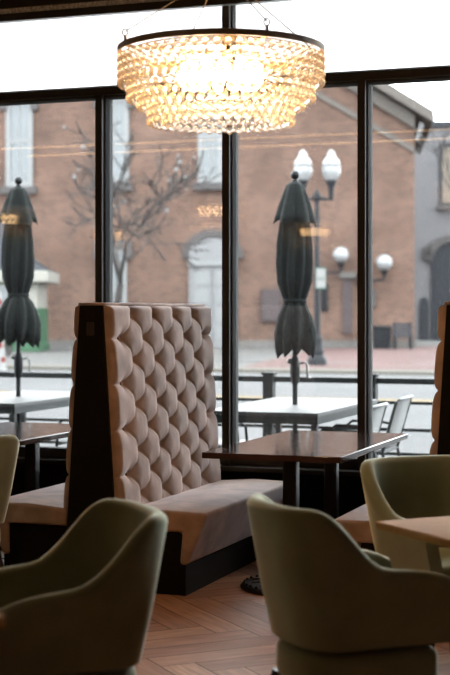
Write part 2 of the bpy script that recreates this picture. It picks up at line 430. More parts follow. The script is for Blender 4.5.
def tufted_mesh():
    ns, nz = 210, 152
    vs = []; fs = []
    for i in range(ns+1):
        for j in range(nz+1):
            s = BL*i/ns; z = ZB0+(ZB1-ZB0)*j/nz
            vs.append((core_w(z)+tuft_h(s, z), s, z))
    W = nz+1
    for i in range(ns):
        for j in range(nz): fs.append((i*W+j, (i+1)*W+j, (i+1)*W+j+1, i*W+j+1))
    # skirt back to the core
    ring = [i*W for i in range(ns+1)] + [ns*W+j for j in range(1, nz+1)] + [i*W+nz for i in range(ns-1, -1, -1)] + [j for j in range(nz-1, 0, -1)]
    o = len(vs)
    for r in ring:
        x, y, z = vs[r]; vs.append((core_w(z)-0.002, y, z))
    n = len(ring)
    for k in range(n): fs.append((ring[k], o+k, o+(k+1) % n, ring[(k+1) % n]))
    fs.append(tuple(o+k for k in range(n)))
    m = MB(); m.add(vs, fs); return m
TUFT = tufted_mesh()
def mirror(mb, sx):
    if sx > 0: return mb
    m = MB(); m.v = [(-x, y, z) for x, y, z in mb.v]; m.f = [tuple(reversed(f)) for f in mb.f]; return m
BTN = MB().lathe([(0.001, -0.006), (0.012, -0.004), (0.013, 0.0), (0.009, 0.005), (0.001, 0.007)], seg=10)
_b = BTN.build('button', M['taupe'], None, smooth=True); BTN_ME = _b.data; bpy.data.objects.remove(_b)
def make_booth(label, x):
    t = thing('booth_bench', label, 'booth', (x, 6.95, 0), 0, 'tufted booths along the window')
    cp = MB()
    cp.prism([(-core_w(0)+0.01, 0.0), (core_w(0)-0.01, 0.0), (core_w(1.5)-0.004, 1.517), (-core_w(1.5)+0.004, 1.517)], 0.0, BL, 'y')
    cp.build('back_core', M['black'], t)
    ep = MB(); ep.prism([(-core_w(0), 0.0), (core_w(0), 0.0), (core_w(1.5), 1.52), (-core_w(1.5), 1.52)], -0.022, -0.0005, 'y')
    e = ep.build('end_panel', M['black'], t, bevel=0.003)
    ol = MB().box(-0.022, 0.022, -0.029, -0.022, 1.36, 1.43)
    ol = ol.build('power_outlet', M['bronze'], e, bevel=0.003)
    MB().box(-core_w(1.5)-0.012, core_w(1.5)+0.012, -0.016, BL-0.02, 1.518, 1.536).build('top_cap', M['taupe'], t, bevel=0.008, bseg=3)
    for sx in (1, -1):
        pad = mirror(TUFT, sx).build('tufted_back', M['taupe'], t, smooth=True, angle=75)
        for bs, bz in BUT:
            o = bpy.data.objects.new('button', BTN_ME); COL.objects.link(o); o.parent = pad
            o.location = (sx*(core_w(bz)+tuft_h(bs, bz)+0.001), bs, bz)
            o.rotation_euler = (0, sx*PI/2, 0)
        # seat: cushion with a front apron leaning back under it
        P = [(core_w(.43)+0.005, 0.33), (core_w(.43)+0.005, 0.425), (0.40, 0.445), (0.66, 0.438), (0.545, 0.16), (0.50, 0.16), (0.515, 0.33)]
        P = [(sx*a, b) for a, b in P]
        sc = MB().prism(P, -0.004, BL-0.0, 'y').build('seat_cushion', M['taupe'], t, bevel=0.022, bseg=4)
        bp = MB(); bp.box(*sorted((sx*core_w(0), sx*0.505)), 0.012, BL-0.01, 0.0, 0.328)
        bp.build('seat_base', M['black'], t)
        MB().box(*sorted((sx*0.50, sx*0.535)), 0.005, BL-0.01, 0.0, 0.158).build('toe_board', M['black'], t)
    return t
make_booth('tall tufted taupe velvet booth with black end panel, left of the middle table', -3.285)
make_booth('tufted velvet booth cut off by the picture edge, right of the middle table', -1.305)

# ------------------------------------------------------------------ booth tables
def make_table(label, x):
    t = thing('booth_table', label, 'table', (x, 7.0, 0), 0, 'dark booth tables')
    MB().box(-0.378, 0.378, 0.0, 1.52, 0.718, 0.75).build('tabletop', M['tabletop'], t, bevel=0.004)
    for y in (0.36, 1.16):
        p = MB().box(-0.038, 0.038, y-0.038, y+0.038, 0.03, 0.705).build('pedestal', M['iron'], t, bevel=0.012, bseg=3)
        MB().box(-0.22, 0.22, y-0.03, y+0.03, 0.700, 0.718).build('top_bracket', M['iron'], t)
        bs = MB().lathe([(0.27, 0), (0.275, 0.012), (0.265, 0.024), (0.235, 0.030), (0.09, 0.040), (0.055, 0.06), (0.05, 0.07), (0.001, 0.07)], (0, y, 0), 40)
        b = bs.build('table_base', M['iron'], t, smooth=True)
        r = MB()
        for k in range(30):
            a = 2*PI*k/30; r.sphere((0.25*math.cos(a), y+0.25*math.sin(a), 0.030), 0.009, 8, 5)
        for k in range(12):
            a = 2*PI*k/12; r.tube([(0.09*math.cos(a), y+0.09*math.sin(a), 0.040), (0.22*math.cos(a), y+0.22*math.sin(a), 0.033)], 0.006, 6)
        r.build('cast_ornament', M['iron'], b, smooth=True)
    return t
make_table('dark glossy brown table between the two booths, on two black columns', -2.30)
make_table('dark glossy table left of the whole booth, beside the picture edge', -4.28)

# ------------------------------------------------------------------ tub chairs (facing +x locally)
def sstep(x): x = max(0, min(1, x)); return x*x*(3-2*x)
def chair_shell(hb=0.86, ha=0.64):
    xa, xb, hw, n = 0.29, -0.03, 0.315, 2.7
    pts = []
    for i in range(9): pts.append((xa+(xb-xa)*i/8, -hw))
    K = 44
    for i in range(1, K):
        ph = -PI/2+PI*i/K; c, s = math.cos(ph), math.sin(ph)
        pts.append((xb-0.28*abs(c)**(2/n), hw*math.copysign(abs(s)**(2/n), s)))
    for i in range(9): pts.append((xb+(xa-xb)*i/8, hw))
    m = len(pts); T = 0.058; zb = 0.40
    vs = []; ring = None
    for i, (x, y) in enumerate(pts):
        a = Vector(pts[max(i-1, 0)]); b = Vector(pts[min(i+1, m-1)])
        d = (b-a).normalized(); nrm = Vector((-d.y, d.x))
        if nrm.dot(Vector((x-0.02, y))) < 0: nrm = -nrm
        k = 0.86*sstep((0.045-x)/0.30)+0.14*sstep((0.32-x)/0.5)
        zt = ha+(hb-ha)*k
        e = min(i, m-1-i)
        if e < 4: zt -= 0.035*(1-e/4)**2
        def lean(z):                                   # the shell opens upwards
            return -0.18*(0.86-z) - 0.05*max(0, 0.55-z)
        r = T/2; sec = []
        for q in range(7):
            z = zb+(zt-r-zb)*q/6; sec.append((lean(z), z))
        for q in range(1, 6):
            th = PI*q/6; sec.append((lean(zt-r)-r+r*math.cos(th), zt-r+r*math.sin(th)))
        for q in range(6, -1, -1):
            z = zb+(zt-r-zb)*q/6; sec.append((lean(z)-T, z))
        ring = len(sec)
        for off, z in sec:
            vs.append((x+nrm.x*off, y+nrm.y*off, z))
    fs = []
    for i in range(m-1):
        for k in range(ring):
            k2 = (k+1) % ring; fs.append((i*ring+k, i*ring+k2, (i+1)*ring+k2, (i+1)*ring+k))
    fs.append(tuple(range(ring-1, -1, -1))); fs.append(tuple((m-1)*ring+k for k in range(ring)))
    mb = MB(); mb.add(vs, fs); return mb
def plan(sc, x_front, hw, xb):
    P = []
    for i in range(13):
        ph = PI/2+PI*i/12; c, s = math.cos(ph), math.sin(ph)
        P.append((-abs(xb)*abs(c)**0.75, hw*math.copysign(abs(s)**0.75, s)))
    return [(x_front, hw)]+P+[(x_front, -hw)]
def make_chair(label, x, y, rz, g):
    t = thing('tub_chair', label, 'chair', (x, y, 0), rz, 'olive velvet tub chairs')
    chair_shell().build('shell', M['green'], t, smooth=True, angle=70)
    MB().prism(plan(1, 0.25, 0.19, 0.19), 0.40, 0.475, 'z').build('seat_cushion', M['green'], t, bevel=0.02, bseg=3)
    MB().prism(plan(1, 0.25, 0.215, 0.215), 0.255, 0.385, 'z').build('seat_base', M['green_light'], t, bevel=0.035, bseg=4)
    MB().prism(plan(1, 0.23, 0.18, 0.18), 0.38, 0.405, 'z').build('shadow_gap_board', M['black'], t)
    for sx, sy in ((1,1),(1,-1),(-1,1),(-1,-1)):
        MB().tube([(0.17*sx, 0.16*sy, 0.26), (0.235*sx, 0.215*sy, 0.0)], [0.022, 0.013], 10).build('leg', M['legwood'], t, smooth=True)
    return t
def crot(fx, fz):                                     # facing direction in camera axes -> heading
    d = R2*fx+F2*fz; return math.atan2(d.y, d.x)
x, y = cw(-0.505, 4.50)
make_chair('green tub chair with open seat facing left, at the front left', x, y, crot(-0.92, -0.39), 0)
x, y = cw(0.40, 4.80)
make_chair('green tub chair seen from behind, tucked to the pale oak table', x, y, crot(0.93, 0.37), 1)
x, y = cw(0.90, 5.95)
make_chair('green tub chair behind the pale oak table, facing it', x, y, crot(0.42, -0.91), 2)
x, y = cw(-1.39, 7.42)
make_chair('pale green chair back cut by the picture edge, before the left bench', x, y, crot(-0.42, 0.91), 3)

def oak_table(label, cx, cz, lx, ly, ang):
    x, y = cw(cx, cz)
    t = thing('oak_table', label, 'table', (x, y, 0), ang, 'pale oak dining tables')
    MB().box(-lx/2, lx/2, -ly/2, ly/2, 0.722, 0.75).build('tabletop', M['beige'], t, bevel=0.006, bseg=3)
    MB().box(-0.04, 0.04, -0.04, 0.04, 0.03, 0.715).build('pedestal', M['iron'], t, bevel=0.01)
    MB().box(-0.2, 0.2, -0.03, 0.03, 0.70, 0.722).build('top_bracket', M['iron'], t)
    MB().lathe([(0.26, 0), (0.262, 0.012), (0.24, 0.026), (0.06, 0.045), (0.05, 0.06), (0.001, 0.06)], (0,0,0), 36).build('table_base', M['iron'], t, smooth=True)
oak_table('pale oak tabletop corner by the chair seen from behind', 0.992, 4.85, 0.70, 0.70, math.radians(45))
oak_table('sliver of pale tabletop beside the front left chair', -0.992, 3.615, 0.70, 0.70, math.radians(45))

# ------------------------------------------------------------------ chandeliers
TIERS = [(0.418, 0, 3, 60), (0.380, 3, 5, 54), (0.338, 5, 6, 48), (0.295, 6, 8, 42), (0.235, 7, 8, 34)]
ROWH = 0.0318; ZTOP = -0.026
def drop_prof(r): return [(0.0008, r*1.15), (r*0.28, r*0.98), (r*0.76, r*0.62), (r*0.98, r*0.12), (r*0.92, -r*0.42), (r*0.55, -r*0.84), (0.0008, -r)]
def bead_positions():
    out = []
    for R, r0, r1, n in TIERS:
        for k in range(r0, r1+1):
            for i in range(n):
                a = 2*PI*(i+0.5*(k % 2))/n
                out.append((R*math.cos(a), R*math.sin(a), ZTOP-0.012-ROWH*k))
    return out
BP = bead_positions()
def bead_mesh(pts):
    m = MB()
    for p in pts: m.lathe(drop_prof(0.0158), p, 10, cap=False)
    return m
def chandelier_body(t, bulb):
    g = MB()
    g.lathe([(0.424, -0.014), (0.430, -0.014), (0.430, 0.012), (0.412, 0.012), (0.412, -0.002), (0.424, -0.002), (0.424, -0.014)], seg=72, cap=False)
    rim = g.build('rim_ring', M['brass'], t, smooth=True, angle=30)
    sp = MB()
    for k in range(4):
        a = PI/4+k*PI/2; sp.tube([(0.02*math.cos(a), 0.02*math.sin(a), -0.01), (0.42*math.cos(a), 0.42*math.sin(a), -0.01)], 0.006, 8)
    for R in (0.38, 0.338, 0.295, 0.235):
        sp.tube([(R*math.cos(2*PI*i/48), R*math.sin(2*PI*i/48), -0.01) for i in range(48)], 0.004, 6, closed=True)
    sp.build('inner_frame', M['brass'], t, smooth=True)
    apex = (0, 0, 0.345)
    for k in range(4):
        a = PI/4+k*PI/2
        p0 = Vector((0.424*math.cos(a), 0.424*math.sin(a), 0.012)); p1 = Vector(apex)
        w = MB().tube([p0+Vector((0,0,0.035)), p0.lerp(p1, 0.5)+Vector((0,0,0.012)), p1], 0.003, 6).build('suspension_chain', M['chain'], t, smooth=True)
        h = MB().tube([p0, p0+Vector((0,0,0.02))], 0.007, 8)
        h.tube([p0+Vector((0.012*math.cos(c), 0, 0.032+0.014*math.sin(c))) for c in [2*PI*i/12 for i in range(12)]], 0.0035, 6, closed=True)
        h.build('hook', M['brass'], w, smooth=True)
    zc = ZC-t.location.z
    MB().tube([(0,0,0.335), (0,0,zc-0.03)], 0.008, 8).build('stem', M['chain'], t, smooth=True)
    MB().lathe([(0.065, zc), (0.065, zc-0.015), (0.02, zc-0.04), (0.001, zc-0.04)], seg=24).build('ceiling_rose', M['brass'], t, smooth=True)
    for k in range(14):
        a = 2*PI*k/14+0.2; c = (0.155*math.cos(a), 0.155*math.sin(a), -0.085)
        b = MB().lathe([(0.001, -0.066), (0.017, -0.05), (0.029, -0.014), (0.029, 0.002), (0.017, 0.022), (0.009, 0.028), (0.001, 0.028)], c, 10).build('bulb', bulb, t, smooth=True)
        MB().tube([(c[0], c[1], c[2]+0.026), (c[0], c[1], -0.014)], 0.009, 8).build('bulb_socket', M['brass'], b, smooth=True)
def chandelier(label, loc, rz, full):
    t = thing('chandelier', label, 'chandelier', loc, rz, 'round glass drop chandeliers')
    chandelier_body(t, M['bulb'] if full else M['bulb_dim'])
    if full:
        # the drops that face the camera are separate parts, the others one mass
        cl = Vector((0, 0, CH))-t.location
        order = sorted(range(len(BP)), key=lambda i: (Vector(BP[i])-cl).length)
        near = [BP[i] for i in order[:100]]; rest = [BP[i] for i in order[100:]]
        d0 = bead_mesh([(0,0,0)]).build('glass_drop', M['bead'], t, smooth=True, angle=180)
        d0.location = near[0]
        for p in near[1:]:
            d = d0.copy(); COL.objects.link(d); d.parent = t; d.location = p
        o = bead_mesh(rest).build('glass_drops', M['bead'], t, smooth=True, angle=180); o['kind'] = 'stuff'
    else:
        o = bpy.data.objects.new('glass_drops', chandelier.me) if chandelier.me else bead_mesh(BP).build('glass_drops', M['bead'], t, smooth=True, angle=180)
        if chandelier.me: COL.objects.link(o); o.parent = t
        chandelier.me = o.data; o['kind'] = 'stuff'
chandelier.me = None
x, y = cw(-0.017, 5.93)
chandelier('large lit glass drop chandelier hanging in front of the window', (x, y, 2.565), 0.0, True)
chandelier('lit chandelier mirrored in the glass above the white arched door', (-4.80, 4.66, 2.565), 0.1, False)
chandelier('lit chandelier mirrored on the umbrella at the picture edge', (-7.35, 4.30, 2.565), 0.2, False)
chandelier('lit chandelier mirrored on the umbrella before the lamp post', (-4.92, 0.88, 2.565), 0.3, False)
chandelier('lit chandelier mirrored in the glass beside the bare tree', (-7.67, 0.90, 2.565), 0.4, False)
for nm, Y, w in (('lower brighter', 0.40, 0.035), ('upper fainter', 1.25, 0.018)):
    t = thing('ceiling_light_strip', 'long warm ceiling light strip, %s streak mirrored across the windows' % nm, 'light strip', (-4.5, Y, 3.60), 0, 'ceiling light strips')
    MB().box(-4.6, 4.6, -w-0.006, w+0.006, 0.0, 0.12).build('housing', M['bronze'], t)
    MB().box(-4.58, 4.58, -w, w, -0.012, 0.0).build('diffuser', M['strip'], t)

# ------------------------------------------------------------------ patio outside the window
struct(MB().box(-40, 14, 8.92, 13.6, -0.2, 0.0).build('ground_patio', M['patio']))
def umbrella(label, x, y, rz, seed, H, sk=1.0):
    rnd = random.Random(seed)
    t = thing('patio_umbrella', label, 'umbrella', (x, y, 0), rz, 'closed patio umbrellas')
    MB().lathe([(0.26, 0), (0.26, 0.03), (0.2, 0.05), (0.04, 0.07), (0.035, 0.25), (0.001, 0.25)], seg=32).build('base', M['umbpole'], t, smooth=True)
    MB().tube([(0,0,0.05), (0,0,H-0.09)], 0.021, 12).build('pole', M['umbpole'], t, smooth=True)
    MB().sphere((0,0,H-0.035), 0.036, 14, 10).lathe([(0.02, H-0.11), (0.028, H-0.10), (0.024, H-0.075), (0.012, H-0.065)], seg=12).build('finial', M['umbpole'], t, smooth=True)
    ck = MB().lathe([(0.022, 0.90), (0.034, 0.93), (0.042, 1.0), (0.042, 1.08), (0.03, 1.12), (0.022, 1.13)], seg=14).build('crank_housing', M['umbpole'], t, smooth=True)
    MB().tube([(0.03,0,1.07), (0.085,0,1.08), (0.10,0,1.05), (0.10,0,0.96), (0.13,0,0.955)], 0.009, 8).sphere((-0.045, 0, 1.09), 0.022, 10, 7).build('crank_handle', M['chrome'], ck, smooth=True)
    def pleated(prof, n, depth, hem, name, phase=0.0, twist=0.0):
        seg = 96; vs = []; fs = []
        ph = [rnd.uniform(-.3, .3) for _ in range(n)]
        amp = [rnd.uniform(.75, 1.15) for _ in range(n)]
        zz = [rnd.uniform(-1, 1) for _ in range(n)]
        z_lo, z_hi = prof[-1][1], prof[0][1]
        for j, (r, z) in enumerate(prof):
            f = (z_hi-z)/(z_hi-z_lo)
            for k in range(seg):
                a = 2*PI*k/seg; q = (a/(2*PI)*n+phase+twist*f) % n; i = int(q) % n
                w = (q-int(q)-0.5)*2                      # -1..1 across a fold
                fold = (1-abs(w)**1.3)*amp[i]
                rr = r*(1-depth*min(1, f*4+0.15)*(1-fold*0.9))
                z2 = z - hem*max(0, f-0.6)/0.4*((1-abs(w))*0.8+0.35*zz[i])
                aa = a + 0.12*ph[i]*f
                vs.append((rr*math.cos(aa), rr*math.sin(aa), z2))
        for j in range(len(prof)-1):
            for k in range(seg):
                k2 = (k+1) % seg; fs.append((j*seg+k, j*seg+k2, (j+1)*seg+k2, (j+1)*seg+k))
        o = MB().add(vs, fs).build(name, M['umb'], t, smooth=True, angle=60)
        s = o.modifiers.new('cloth', 'SOLIDIFY'); s.thickness = 0.006; s.offset = -1
        return o
    pleated([(0.035, H-0.09), (0.075, H-0.12), (0.112, H-0.20), (0.145, H-0.28), (0.172, H-0.35), (0.188, H-0.40)], 6, 0.26, 0.05, 'wind_hood', 0.6)
    pleated([(0.10, H-0.30), (0.125, H-0.42), (0.15, H-0.58), (0.158, H-0.75), (0.148, H-0.9), (0.108, H-1.01), (0.09, H-1.05),
             (0.112*sk, H-1.09), (0.15*sk, H-1.16), (0.178*sk, H-1.26), (0.176*sk, H-1.36), (0.155*sk, H-1.44)], 9, 0.30, 0.075, 'canopy', 0.0, 0.7)
    MB().lathe([(0.088, H-1.035), (0.096, H-1.045), (0.096, H-1.06), (0.088, H-1.07)], seg=28, cap=False).build('tie_strap', M['umb'], t, smooth=True)
    return t
ux1, uy1 = -3.42, 11.05
ux2, uy2 = -6.065, 11.30
umbrella('closed charcoal umbrella in front of the lamp post', ux1, uy1, 0.4, 3, 2.63)
umbrella('closed charcoal umbrella in front of the green kiosk', ux2, uy2, 0.6, 11, 2.69, 1.2)

def patio_table(label, x, y):
    t = thing('patio_table', label, 'table', (x, y, 0), 0, 'pale patio tables')
    hx, hy = 0.46, 0.92
    # top with an umbrella hole in its middle
    vs = []; fs = []; n = 32
    def sq(a):
        c, s = math.cos(a), math.sin(a); k = 1/max(abs(c)/hx, abs(s)/hy); return (c*k, s*k)
    aa = sorted([2*PI*i/n for i in range(n)]+[math.atan2(hy, hx), PI-math.atan2(hy, hx), PI+math.atan2(hy, hx), 2*PI-math.atan2(hy, hx)])
    n = len(aa)
    for z in (0.715, 0.74):
        for a in aa: vs.append((*sq(a), z))
        for a in aa: vs.append((0.028*math.cos(a), 0.028*math.sin(a), z))
    for k in range(n):
        k2 = (k+1) % n
        fs += [(2*n+k, 2*n+k2, 3*n+k2, 3*n+k), (k, n+k, n+k2, k2), (k, k2, 2*n+k2, 2*n+k), (n+k, 3*n+k, 3*n+k2, n+k2)]
    MB().add(vs, fs).build('tabletop', M['ptable'], t)
    ap = MB()
    for sx in (1, -1): ap.box(*sorted((sx*(hx-0.03), sx*(hx-0.005))), -hy+0.01, hy-0.01, 0.655, 0.714)
    for sy in (1, -1): ap.box(-hx+0.03, hx-0.03, *sorted((sy*(hy-0.03), sy*(hy-0.005))), 0.655, 0.714)
    ap.build('apron', M['pframe'], t)
    for sx in (1, -1):
        for sy in (1, -1):
            cx, cy = sx*(hx-0.035), sy*(hy-0.035)
            MB().box(cx-0.025, cx+0.025, cy-0.025, cy+0.025, 0, 0.655).build('leg', M['pframe'], t, bevel=0.005)
    return t
patio_table('pale patio table under the umbrella before the lamp post', ux1, uy1)
patio_table('pale patio table under the umbrella before the kiosk', ux2, uy2)

def patio_chair(label, x, y, rz, group='white mesh patio chairs'):
    t = thing('patio_chair', label, 'chair', (x, y, 0), rz, group)       # faces +x
    hw = 0.26
    for sy in (1, -1):
        MB().tube([(0.24, sy*hw, 0.0), (0.235, sy*hw, 0.40), (0.22, sy*hw, 0.60), (0.17, sy*hw, 0.645), (-0.10, sy*hw, 0.64), (-0.20, sy*hw, 0.62)], 0.013, 8).build('arm_frame', M['rail'], t, smooth=True)
        MB().tube([(-0.30, sy*hw, 0.0), (-0.22, sy*hw, 0.40), (-0.27, sy*hw, 0.62), (-0.335, sy*hw, 0.88)], 0.013, 8).build('rear_leg', M['pframe'], t, smooth=True)
    MB().tube([(0.235, -hw, 0.40), (0.235, hw, 0.40)], 0.012, 8).tube([(-0.22, -hw, 0.40), (-0.22, hw, 0.40)], 0.012, 8).build('cross_bar', M['pframe'], t, smooth=True)
    prof = [(0.25, 0.405), (0.22, 0.425), (0.05, 0.41), (-0.15, 0.40), (-0.205, 0.42), (-0.235, 0.50), (-0.275, 0.64), (-0.33, 0.87), (-0.350, 0.905), (-0.365, 0.89)]
    vs = []; fs = []
    for px, pz in prof: vs += [(px, -hw+0.012, pz), (px, hw-0.012, pz)]
    for i in range(len(prof)-1): fs.append((2*i, 2*i+1, 2*i+3, 2*i+2))
    o = MB().add(vs, fs).build('sling', M['sling'], t, smooth=True, angle=70)
    s = o.modifiers.new('thick', 'SOLIDIFY'); s.thickness = 0.014; s.offset = 0
    t.scale = (1, 1, 0.87)
    return t
patio_chair('white mesh patio chair nearest the window, right of the umbrella table', ux1+0.47, uy1-0.50, PI)
patio_chair('white mesh patio chair by the railing, right of the umbrella table', ux1+0.44, uy1+0.52, PI)
patio_chair('patio chair with dark arms at the umbrella table, beside the tufted booth', ux1-0.72, uy1-0.25, 0)
patio_chair('white patio chair behind the dark window bar beside the tufted booth', ux1-0.76, uy1+0.60, 0)
patio_chair('white mesh patio chair beside the kiosk umbrella table, just left of booth', ux2+0.72, uy2+0.05, PI)

rl = thing('patio_railing', 'dark green grey metal railing along the patio edge', 'railing', (-4.0, 12.75, 0))
for i, k in enumerate(range(-9, 8)):
    px = -0.27 + k*0.985 + 0.07
    MB().box(px-0.05, px+0.05, -0.05, 0.05, 0, 0.90).box(px-0.06, px+0.06, -0.06, 0.06, 0.90, 0.925).build('railing_post', M['rail'], rl, bevel=0.006)
for z in (0.86, 0.665, 0.42, 0.20):
    w = 0.025 if z > 0.8 else 0.014
    MB().box(-9.2, 7.0, -0.02, 0.02, z-w, z+w).build('rail', M['rail'], rl)

# ------------------------------------------------------------------ the street
struct(MB().box(-90, 50, 13.6, 34.0, -0.25, -0.02).build('road', M['asphalt']))
struct(MB().box(-90, 50, 23.6, 24.3, -0.02, -0.012).build('trim_30', M['yellow']))
struct(MB().box(-90, 50, 34.0, 35.2, -0.25, 0.06).build('kerb', M['kerb']))
struct(MB().box(-90, 60, 35.2, 140, -0.25, 0.02).build('sidewalk', M['sidewalk']))
pv = MB(); pv.prism([ground(232, 371), ground(560, 371), ground(560, 345), ground(318, 348.2)], 0.0, 0.03, 'z'); struct(pv.build('ground_plaza', M['paver']))
wl = MB()
for k in range(10):
    xx = -18+k*3.0; wl.box(xx, xx+1.5, 40.4, 40.75, 0.03, 0.036)
struct(wl.build('trim_31', M['whiteline']))

# the brick building across the street, in its own axes (x along the front, y into the block)
BA = math.radians(15)
BO = F2*60.0
bx, by = Vector((math.cos(BA), math.sin(BA))), Vector((-math.sin(BA), math.cos(BA)))
def fac(px, py):
    d = R2*((px-HX)/F)+F2
    t = BO.dot(by)/d.dot(by)
    return (d*t-BO).dot(bx), CH+(HY-py)/F*t
def facs(px): return fac(px, HY)[0]
def facz(px, py): return fac(px, py)[1]
bd = thing('brick_building', 'large salmon brick building with white sash windows across the street', 'building', (BO.x, BO.y, 0), BA)
xr = facs(414.5); xl = -16.5; ze = facz(414, 116); apx = -4.8
sl = (facz(372, 90)-ze)/(xr-facs(372)); sl = max(0.45, min(0.75, sl))
zap = ze+sl*(xr-apx)
MB().prism([(xl, 0), (xr, 0), (xr, ze), (apx, zap), (xl, ze)], 0.0, 11.0, 'y').build('wall', M['brick'], bd)
MB().box(xl-0.02, xr+0.05, -0.12, 0.3, 0.0, 0.34).build('plinth', M['plinth'], bd)
rf = MB()
for sx in (1, -1):
    ex = xr+0.75 if sx > 0 else xl-0.75
    zz = ze-sl*0.75
    rf.prism([(apx, zap+0.55), (ex, zz+0.55), (ex, zz+0.10), (apx, zap+0.10)], -0.9, 11.3, 'y')
rf.build('roof', M['cornice'], bd)
cn = MB()
for sx in (1, -1):
    ex = xr if sx > 0 else xl
    cn.prism([(apx, zap), (ex, ze), (ex, ze-0.55), (apx, zap-0.55)], -0.28, -0.005, 'y')
    cn.prism([(apx, zap-1.75), (ex, ze-1.3), (ex, ze-1.55), (apx, zap-2.0)], -0.12, -0.005, 'y')
cn.build('rake_cornice', M['cornice'], bd)
gb = MB().tube([(xr+0.30, -0.35, ze-0.35), (xr+0.22, -0.3, ze-0.6), (xr+0.10, -0.1, ze-1.0)], 0.09, 8)
gb.build('downspout', M['wframe'], bd)
def sash(pxl, pxr, pyt, pyb, hood=True):
    a, b = facs(pxl), facs(pxr); z1, z0 = facz((pxl+pxr)/2, pyt), facz((pxl+pxr)/2, pyb)
    f = MB(); t = 0.22
    f.box(a, a+t, -0.10, -0.005, z0, z1).box(b-t, b, -0.10, -0.005, z0, z1).box(a+t, b-t, -0.10, -0.005, z0, z0+t).box(a+t, b-t, -0.10, -0.005, z1-t, z1)
    zm = (z0+z1)/2+0.1
    f.box(a+t, b-t, -0.085, -0.005, zm-0.07, zm+0.07).box((a+b)/2-0.03, (a+b)/2+0.03, -0.075, -0.005, z0+t, z1-t)
    w = f.build('sash_window', M['wframe'], bd)
    MB().box(a+t, b-t, -0.04, -0.006, z0+t, z1-t).build('window_glass', M['wpane'], w)
    MB().box(a-0.2, b+0.2, -0.28, -0.005, z0-0.3, z0).build('window_sill', M['stone'], w)
    if hood:
        MB().box(a-0.25, b+0.25, -0.22, -0.005, z1, z1+0.35).box(a-0.25, a+0.05, -0.24, -0.005, z1-0.45, z1).box(b-0.05, b+0.25, -0.24, -0.005, z1-0.45, z1).build('window_hood', M['stone'], w)
sash(6, 33, 100, 187); sash(100, 129, 98, 184); sash(198, 223, 96, 183)
sash(100, 127, 249, 335)
# arched doorway
a, b = facs(189), facs(236.5); z0, zs, zt = 0.62-0.6, facz(212, 263), facz(212, 238)
d = MB()
arc = [(a, zs+0.35)] + [((a+b)/2-(b-a)/2*math.cos(PI*i/14), zs+0.35+(zt-zs-0.35)*math.sin(PI*i/14)) for i in range(1, 14)] + [(b, zs+0.35)]
d.prism([(b, z0), (a, z0)]+arc, -0.12, -0.005, 'y')
dr = d.build('door_surround', M['door_w'], bd)
MB().box(a-0.02, b+0.02, -0.28, -0.12, zs-0.12, zs+0.10).build('transom_bar', M['wframe'], dr)
m = (a+b)/2
for s0, s1 in ((a+0.14, m-0.015), (m+0.015, b-0.14)):
    MB().box(s0, s1, -0.17, -0.121, z0, zs-0.14).build('door_leaf', M['door_w'], dr)
    pn = MB()
    for q in range(4):
        zq = z0+0.35+q*(zs-z0-0.5)/4; pn.box(s0+0.12, s1-0.12, -0.19, -0.171, zq, zq+(zs-z0-0.5)/4-0.2)
    pn.build('door_panels', M['wframe'], dr)
ring = []
ao = [((a+b)/2-((b-a)/2+0.3)*math.cos(PI*i/16), zs+0.2+(zt-zs+0.15)*math.sin(PI*i/16)) for i in range(17)]
ai = [((a+b)/2-((b-a)/2+0.02)*math.cos(PI*i/16), zs+0.2+(zt-zs-0.15)*math.sin(PI*i/16)) for i in range(16, -1, -1)]
MB().prism(ao+ai, -0.16, -0.006, 'y').build('door_arch', M['stone'], bd)
# narrow service door
a, b = facs(342.5), facs(352)
MB().box(a, b, -0.1, -0.005, 0.62, facz(347, 279)).build('service_door', M['purple'], bd)
MB().box(a-0.15, b+0.15, -0.2, -0.005, facz(347, 278), facz(347, 272)).build('service_door_lintel', M['plinth'], bd)

def on_front(x, y, z):                                 # building axes -> world
    p = BO+bx*x+by*y; return (p.x, p.y, z)
def wall_box(name, label, cat, x0, x1, y0, y1, m, dep=0.18):
    a, b = facs(x0), facs(x1); z1, z0 = facz((x0+x1)/2, y0), facz((x0+x1)/2, y1)
    t = thing(name, label, cat, on_front((a+b)/2, -0.01, z0), BA)
    h = (b-a)/2; H = z1-z0
    MB().box(-h, h, -dep, 0.0, 0, H).build('cabinet_body', M[m], t, bevel=0.02)
    MB().box(-h*0.86, h*0.86, -dep-0.03, -dep, H*0.05, H*0.95).build('cover_panel', M[m], t, bevel=0.015)
wall_box('wall_panel', 'purple grey panel on brick wall, left of the middle umbrella', 'panel', 261, 281.5, 289, 322, 'purple')
wall_box('meter_box', 'small grey box on the brick wall beside right globe lamp', 'box', 370, 375.5, 289, 307, 'stone')
wall_box('wall_vent', 'narrow dark vent on brick wall right of the lamp post', 'vent', 321, 327.5, 283, 311, 'bin')  # dark wall vent, built as a closed box
def globe_lamp(label, px, py):
    x0, z = fac(px, py)
    t = thing('globe_lamp', label, 'lamp', on_front(x0-1.0, -0.01, z-0.75), BA, 'white globe wall lamps')
    MB().sphere((1.0, -0.55, 0.75), 0.34, 20, 14).build('globe', M['opal'], t, smooth=True)
    MB().lathe([(0.05, 0.10), (0.06, 0.18), (0.13, 0.36), (0.17, 0.42), (0.001, 0.42)], (1.0, -0.55, 0), 16).build('globe_holder', M['post'], t, smooth=True)
    MB().tube([(0.0, -0.03, 0.02), (0.0, -0.5, 0.02), (0.2, -0.55, 0.03), (0.9, -0.55, 0.02), (1.0, -0.55, 0.12)], 0.05, 8).build('bracket', M['post'], t, smooth=True)
    MB().box(-0.14, 0.14, -0.06, 0.0, -0.22, 0.26).build('wall_plate', M['post'], t, bevel=0.02)
